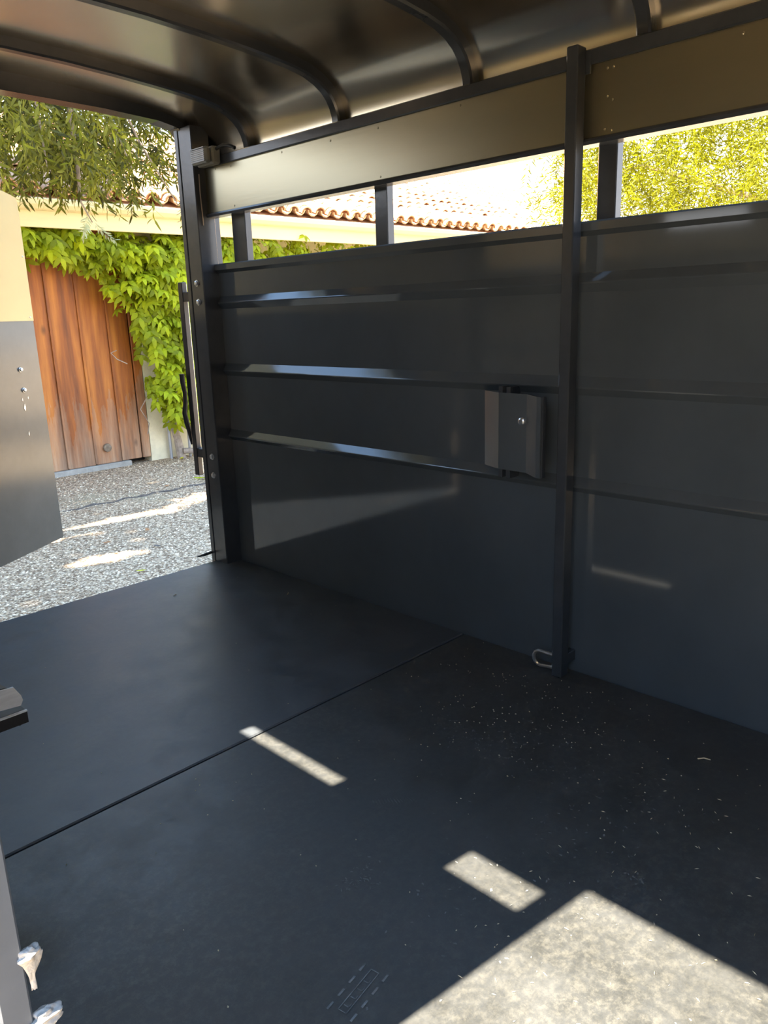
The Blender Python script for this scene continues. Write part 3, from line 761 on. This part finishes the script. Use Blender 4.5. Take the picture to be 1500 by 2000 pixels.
# olive tree behind the trailer ---------------------------------
ol = empty('olive_tree', (-2.2, 5.6, ZG))
tag(ol, 'olive tree with narrow leaves hanging over the open trailer rear', 'tree')
under(MB().tube([(-2.2, 5.6, ZG - 0.05), (-2.15, 5.6, 0.3), (-2.05, 5.55, 1.2), (-1.8, 5.5, 2.0), (-1.3, 5.4, 2.8), (-0.4, 5.2, 3.3)], [0.20, 0.15, 0.13, 0.11, 0.09, 0.05], 10).build('trunk', M['bark'], smooth=True), ol)
for pts in ([(-1.3, 5.4, 2.8), (-0.2, 5.3, 3.1), (0.8, 5.1, 3.0), (1.5, 4.9, 2.55), (1.75, 4.8, 2.2)],
            [(-1.8, 5.5, 2.0), (-1.0, 4.9, 2.7), (-0.2, 4.4, 2.75), (0.4, 4.2, 2.35), (0.6, 4.15, 1.75)],
            [(-0.4, 5.2, 3.3), (0.2, 4.6, 3.1), (0.55, 4.4, 2.5), (0.80, 4.4, 1.95), (1.02, 4.4, 1.62)],
            [(-0.4, 5.2, 3.3), (0.0, 4.6, 3.0), (0.12, 4.2, 2.4), (0.10, 4.1, 1.9), (0.11, 4.1, 1.70)],
            [(0.2, 4.6, 3.1), (0.5, 4.6, 2.3), (0.46, 4.5, 1.75), (0.45, 4.5, 1.62), (0.50, 4.48, 1.50)]):
    under(MB().tube(pts, [0.03, 0.018, 0.011, 0.006, 0.003], 6).build('branch', M['bark'], smooth=True), ol)
sprigs = [olive_sprig(s) for s in range(6)]
sp_me = [b_.mesh('sprig_mesh', M['olive']) for b_ in sprigs]
def zlow(x, y):      # lowest hanging foliage: a drooping hem
    return 1.645 + 0.035 * math.sin(5.2 * x + 1.1 * y) + 0.035 * math.sin(9.1 * x) + (y - 4.5) * 0.12
cnt = 0
while cnt < 300:
    y = random.uniform(3.6, 5.8); x = random.uniform(-0.35, 0.45) + (y - 3.6) * random.uniform(-0.05, 0.75)
    z0 = zlow(x, y) + 0.18; z = z0 + random.uniform(0, 0.75 + 0.10 * (y - 3.6))
    o = link('leafy_sprig', random.choice(sp_me), ol); o.location = Vector((x, y, z)) - ol.location
    o.rotation_euler = (random.uniform(-.5, .5), random.uniform(-.5, .5), random.uniform(0, 6.28)); s_ = random.uniform(.75, 1.15); o.scale = (s_, s_, s_)
    cnt += 1
pl_ = []
for _ in range(640):
    y = random.uniform(4.4, 6.3); x = random.uniform(-0.5, 0.6) + (y - 3.6) * random.uniform(0, 0.80)
    z = zlow(x, y) + 0.2 + 1.2 * random.random() ** 0.8
    pl_.append((x, y, z, random.uniform(-.6, .6), random.uniform(-.6, .6), random.uniform(0, 6.28), random.uniform(.8, 1.2)))
cloud('foliage', sprigs, pl_, M['olive'], ol)
pale = olive_sprig(31, 26, 0.20, 0.012, 0.05).mesh('pale_sprig_mesh', M['olive_pale'])
for (x, y, z, rz, s_) in ((0.485, 4.5, 1.545, 0.4, 0.8), (0.52, 4.49, 1.50, 2.4, 0.7), (0.47, 4.5, 1.50, 4.0, 0.6)):
    o = link('pale_sprig', pale, ol); o.location = Vector((x, y, z)) - ol.location; o.rotation_euler = (0.1, 0.15, rz); o.scale = (s_,) * 3
# unseen tree added left of the yard so its crown shades gravel and planks
st = empty('unseen_shade_tree', (-5.6, 6.2, ZG))
tag(st, 'unseen leafy tree left of the trailer, added to shade the gravel yard', 'tree')
under(MB().tube([(-5.6, 6.2, ZG - 0.05), (-5.55, 6.15, 2.0), (-5.3, 6.0, 4.5), (-4.8, 5.8, 6.6)], [0.28, 0.22, 0.17, 0.08], 10).build('trunk', M['bark'], smooth=True), st)
for pts in ([(-5.5, 6.1, 3.0), (-4.6, 5.4, 5.4), (-3.8, 4.8, 6.8)], [(-5.3, 6.0, 4.5), (-6.2, 5.6, 6.0), (-7.2, 5.0, 7.0)], [(-5.3, 6.0, 4.5), (-4.2, 6.9, 6.0), (-3.2, 7.4, 6.9)]):
    under(MB().tube(pts, [0.10, 0.06, 0.02], 7).build('branch', M['bark'], smooth=True), st)
def in_gap(gx, gy):  # crown gaps shaped to throw the sun streaks on the gravel
    if 0.05 < gx < 3.2:
        c = 5.06 + 0.17 * gx + 0.04 * math.sin(4 * gx) + 0.03 * math.sin(9 * gx)
        if abs(gy - c) < 0.112 + 0.03 * math.sin(3 * gx + 1) + 0.06 * max(0, gx - 0.9): return True
    if 0.06 < gx < 0.52 and abs(gy - (4.40 - 0.12 * (gx - 0.2))) < 0.105 - 0.15 * abs(gx - 0.28): return True
    return False
cr_v, cr_f = [], []
NL = 62000
cb = MB()
k = 0
while k < NL:
    gx = random.uniform(-3.0, 4.0); gy = random.uniform(2.30, 7.6)
    if gx > (3.9 if gy < 6 else 0.62 * gy - 0.6): continue
    z = random.uniform(5.8, 7.6); h = z - ZG
    if in_gap(gx + random.gauss(0, 0.02), gy + random.gauss(0, 0.02)): 
        k += 1; continue
    d = Vector((random.uniform(-1, 1), random.uniform(-1, 1), random.uniform(-1.0, 0.3)))
    x = gx - SUNX * h; y = gy - SUNY * h; dn = d.normalized() * 0.065
    x -= dn.x; y -= dn.y; z -= dn.z
    add_leaf(cb, (x, y, z), d, Vector((random.uniform(-1, .3), random.uniform(-.6, .6), 1)), 0.13, 0.062)
    k += 1
cw = cb.build('crown', M['olive']); under(cw, st); cw['kind'] = 'stuff'

# unseen greenery added to cut low light into the side door ------------------
M['hedge_blocker'] = leafmat('blocker_leaf', (0.060, 0.085, 0.022), (0.16, 0.20, 0.03), 0.5, 0.35)
hg = empty('hedge_blocker', (-6.1, 0.0, ZG))
tag(hg, 'unseen row of greenery added to cut low light at the side door', 'hedge_blocker')
under(MB().box(-6.45, -5.75, -6.0, 3.2, ZG, 1.15, 0.15).build('solid_core', M['bark']), hg)  # solid filler box inside the added greenery
hb = MB()
for _ in range(9000):
    side = random.random(); y = random.uniform(-6.1, 3.3)
    if side < 0.55: x, z = -5.75 + random.uniform(-0.02, 0.16), random.uniform(ZG + 0.05, 1.25)
    elif side < 0.8: x, z = random.uniform(-6.5, -5.6), 1.15 + random.uniform(-0.02, 0.16)
    else: x, z = -6.45 - random.uniform(0, 0.12), random.uniform(ZG + 0.05, 1.25)
    add_leaf(hb, (x, y, z), Vector((random.uniform(-.4, 1), random.uniform(-1, 1), random.uniform(-1, .6))), Vector((random.uniform(0, 1), random.uniform(-.6, .6), 1)), 0.11, 0.06)
hf = hb.build('foliage', M['hedge_blocker']); under(hf, hg); hf['kind'] = 'stuff'

# climbing vine on the house ------------------------------------
vi = empty('climbing_vine', (2.47, 7.10, ZG))
tag(vi, 'bright green climbing vine hanging under the eaves and down the wall', 'vine')
under(MB().tube([(2.47, 7.10, ZG - 0.03), (2.45, 7.12, -0.25), (2.40, 7.13, 0.0), (2.42, 7.12, 0.35), (2.47, 7.11, 0.8), (2.40, 7.12, 1.3), (2.5, 7.1, 1.65)], [0.05, 0.04, 0.032, 0.03, 0.028, 0.025, 0.02], 8).build('stem', M['vinewood'], smooth=True), vi)
under(MB().tube([(2.47, 7.06, -0.37), (2.60, 6.98, -0.38), (2.74, 6.93, -0.35), (2.80, 6.90, -0.27)], [0.03, 0.03, 0.026, 0.02], 8).build('side_stem', M['vinewood'], smooth=True), vi)
for pts in ([(2.16, 7.08, 0.25), (2.05, 7.08, 0.1), (2.13, 7.08, -0.05), (2.10, 7.08, -0.15)], [(1.95, 7.05, 0.55), (1.85, 7.05, 0.60), (1.80, 7.06, 0.66), (1.86, 7.06, 0.68)],
            [(2.20, 6.95, 1.35), (2.14, 6.9, 1.15), (2.2, 6.9, 0.95), (2.3, 6.9, 0.85)], [(2.72, 7.05, 0.10), (2.78, 7.05, -0.05), (2.82, 7.04, -0.18)]):
    under(MB().tube(pts, 0.005, 5).build('tendril', M['vinewood'], smooth=True), vi)
comps = [compound(s) for s in range(5)]
co_me = [b_.mesh('vine_leaf_mesh', M['vine']) for b_ in comps]
def vine_spot(layer):
    while True:
        if random.random() < 0.40:      # curtain under the eaves
            x = random.uniform(0.8, 3.2); hem = 1.50 - 0.10 * math.sin(4.1 * x) - (0.22 if x > 1.75 else 0.0); z = random.uniform(hem, 1.75)
        else:                            # column down the wall
            z = random.uniform(0.02, 1.70); c = 2.45 + 0.06 * math.sin(4 * z); hw = 0.38 + 0.08 * math.sin(5.5 * z + 1)
            if z < 0.35: hw *= 0.45 + z * 1.5
            x = c + random.uniform(-hw, hw)
            if z < 0.15: x += 0.08
        return x, 7.10 - random.uniform(0.0, 0.18) - layer, z
for k in range(300):
    x, y, z = vine_spot(0.06)
    o = link('vine_leaf', random.choice(co_me), vi); o.location = Vector((x, y, z)) - vi.location
    o.rotation_euler = (random.uniform(-.5, .5), random.uniform(-.4, .4), random.uniform(-.9, .9)); s_ = random.uniform(.75, 1.15); o.scale = (s_, s_, s_)
pl_ = []
for _ in range(620):
    x, y, z = vine_spot(0.0); pl_.append((x, y + 0.04, z, random.uniform(-.6, .6), random.uniform(-.5, .5), random.uniform(-1, 1), random.uniform(.7, 1.1)))
for _ in range(420):
    x = random.uniform(2.8, 6.2); z = random.uniform(1.05, 1.78); pl_.append((x, 7.12 - random.uniform(0, 0.3), z, random.uniform(-.6, .6), random.uniform(-.5, .5), random.uniform(-1, 1), random.uniform(.7, 1.15)))
cloud('foliage', comps, pl_, M['vine'], vi)

# feathery tree to the right ------------------------------------
ft = empty('feathery_tree', (7.0, 2.2, ZG))
tag(ft, 'feathery yellow green tree seen through the right side slot', 'tree')
under(MB().tube([(7.0, 2.2, ZG - 0.05), (7.05, 2.3, 1.0), (6.9, 2.6, 2.2), (6.5, 3.2, 3.2)], [0.22, 0.17, 0.13, 0.06], 10).build('trunk', M['bark'], smooth=True), ft)
for pts in ([(7.05, 2.3, 1.0), (6.6, 3.0, 1.9), (6.2, 4.0, 2.3), (5.9, 4.8, 2.2)], [(6.9, 2.6, 2.2), (6.2, 2.2, 2.6), (5.6, 1.9, 2.4)], [(6.5, 3.2, 3.2), (6.0, 4.2, 3.3), (5.6, 5.0, 2.9)]):
    under(MB().tube(pts, [0.05, 0.03, 0.02, 0.008][:len(pts)], 6).build('branch', M['bark'], smooth=True), ft)
fe = [feather(s) for s in range(6)]
fe_me = [b_.mesh('feather_mesh', M['willow']) for b_ in fe]
def f_spot():
    while True:
        x = random.uniform(4.6, 7.6); y = random.uniform(1.2, 6.0); z = random.uniform(1.7, 3.8)
        if y > 0.64 * (x + 1.707) + random.uniform(-0.35, 0.25): continue
        if math.sin(2.3 * x + 1.7 * y) * math.sin(2.9 * z + y) < -0.12: continue
        return x, y, z
for k in range(300):
    x, y, z = f_spot()
    if z > 2.9: z -= 1.0
    o = link('leafy_sprig', random.choice(fe_me), ft); o.location = Vector((x, y, z)) - ft.location
    o.rotation_euler = (random.uniform(-.5, .5), random.uniform(-.5, .5), random.uniform(0, 6.28)); s_ = random.uniform(.7, 1.1); o.scale = (s_, s_, s_)
pl_ = [(*f_spot(), random.uniform(-.6, .6), random.uniform(-.6, .6), random.uniform(0, 6.28), random.uniform(.7, 1.2)) for _ in range(1300)]
cloud('foliage', fe, pl_, M['willow'], ft)

# ------------------------------------------------------------------ debris on the mats
M['dust'] = simple('grey_dust', (0.15, 0.15, 0.145), 0.9, var=0.4, scale=60)
bp = MB()
def lug(u0, u1, v0, v1):         # one tread lug of the print, in the print's own axes
    o = len(bp.v); A = Vector((-1.150, 0.665)); U = Vector((0.089, 0.016)).normalized(); V = Vector((-0.30, 0.95)).normalized()
    V = (V - U * V.dot(U)).normalized()
    for z in (0.0003, 0.0009):
        for (u, v) in ((u0, v0), (u1, v0), (u1, v1), (u0, v1)):
            p = A + U * u + V * v * -1 if False else A + U * u + V * v
            bp.v.append((p.x, p.y, z))
    for f in ((4, 5, 6, 7), (0, 1, 5, 4), (1, 2, 6, 5), (2, 3, 7, 6), (3, 0, 4, 7)): bp.f.append(tuple(o + i for i in f))
for k in range(4):
    lug(0.002 + 0.026 * k, 0.016 + 0.026 * k, 0.030, 0.0335); lug(0.004 + 0.026 * k, 0.018 + 0.026 * k, -0.010, -0.0065)
for v in (0.004, 0.018): lug(0.010, 0.092, v, v + 0.0014)
lug(0.010, 0.0114, 0.004, 0.0194); lug(0.0906, 0.092, 0.004, 0.0194)
for k in range(4): lug(0.020 + 0.016 * k, 0.0214 + 0.016 * k, 0.007, 0.016); lug(0.020 + 0.016 * k, 0.027 + 0.016 * k, 0.007, 0.0082)
tag(bp.build('boot_print', M['dust']), 'faint dusty boot tread print on the mat at the bottom edge', 'boot print')
ds = MB()
def fleck(x, y, s_, a, wd):
    ca, sa = math.cos(a), math.sin(a); o = len(ds.v)
    for (u, v) in ((-1, 0), (-0.2, -wd), (1, 0.1 * wd), (0.3, wd)):
        ds.v.append((x + (u * ca - v * sa) * s_, y + (u * sa + v * ca) * s_, 0.0006 + 0.0004 * (u > 0)))
    ds.f.append((o, o + 1, o + 2, o + 3))
for (cx, cy, sx, sy, n_) in ((-0.438, 0.975, 0.035, 0.06, 150), (-0.943, 0.853, 0.022, 0.016, 60), (-0.30, 0.93, 0.12, 0.16, 260), (-0.42, 0.70, 0.16, 0.12, 200), (-0.80, 0.66, 0.15, 0.10, 120), (-0.625, 0.503, 0.006, 0.010, 14)):
    for _ in range(n_):
        fleck(cx + random.gauss(0, sx), min(1.36, cy + random.gauss(0, sy)), random.uniform(0.001, 0.0042), random.uniform(0, 3.14), random.uniform(.2, .7))
for k in range(14):               # combed sole scuff
    t = k / 13; fleck(-0.775 + 0.06 * t, 0.985 - 0.055 * t, 0.013 - 0.006 * abs(t - .5), 1.0 + 0.3 * t, 0.09)
tag(ds.build('dust_scuffs', M['dust']), 'pale grey dusty scuffs on the front rubber mat', 'dust', kind='stuff')
db = MB()
def speck(x, y, s_, a, wd=0.35):
    ca, sa = math.cos(a), math.sin(a); o = len(db.v)
    for (u, v, z) in ((-1, 0, 0.001), (0, -wd, 0.001), (1, 0, 0.0015), (0, wd, 0.001), (0, 0, 0.0025)):
        db.v.append((x + (u * ca - v * sa) * s_, y + (u * sa + v * ca) * s_, z))
    db.f += [(o, o + 1, o + 4), (o + 1, o + 2, o + 4), (o + 2, o + 3, o + 4), (o + 3, o, o + 4)]
for _ in range(170):
    x = random.uniform(-1.3, -0.03); y = random.uniform(0.15, 2.5)
    if y > 1.4 and random.random() < 0.8: continue
    speck(x, y, random.uniform(0.001, 0.0024), random.uniform(0, 3.14), 0.6)
for _ in range(160):
    x = random.gauss(-0.30, 0.14); y = random.gauss(0.95, 0.17)
    if -1.4 < x < -0.02 and 0.1 < y < 1.36: speck(x, y, random.uniform(0.0008, 0.0022), random.uniform(0, 3.14), 0.7)
for _ in range(120):
    speck(random.uniform(-1.1, -0.3), random.uniform(0.2, 0.65), random.uniform(0.002, 0.005), random.uniform(0, 3.14), 0.12)
dbo = db.build('debris_specks', M['straw']); tag(dbo, 'tiny pale specks and chaff scattered over the rubber mats', 'debris', kind='stuff')
for (x, y, a, ln, lab) in ((-0.195, 0.565, 2.0, 0.013, 'short straw piece on the dark mat near the right edge'), (-0.13, 2.06, 0.6, 0.012, 'short straw piece on the rear mat by the right wall'), (-0.40, 2.36, 0.3, 0.008, 'tiny straw piece on the rear mat near the gate opening')):
    tag(MB().tube([(x - ln * math.cos(a), y - ln * math.sin(a), 0.0016), (x, y, 0.0035), (x + ln * math.cos(a + 0.3), y + ln * math.sin(a + 0.3), 0.0016)], 0.0014, 5).build('straw_piece', M['straw']), lab, 'straw', 'straw pieces on the mats')
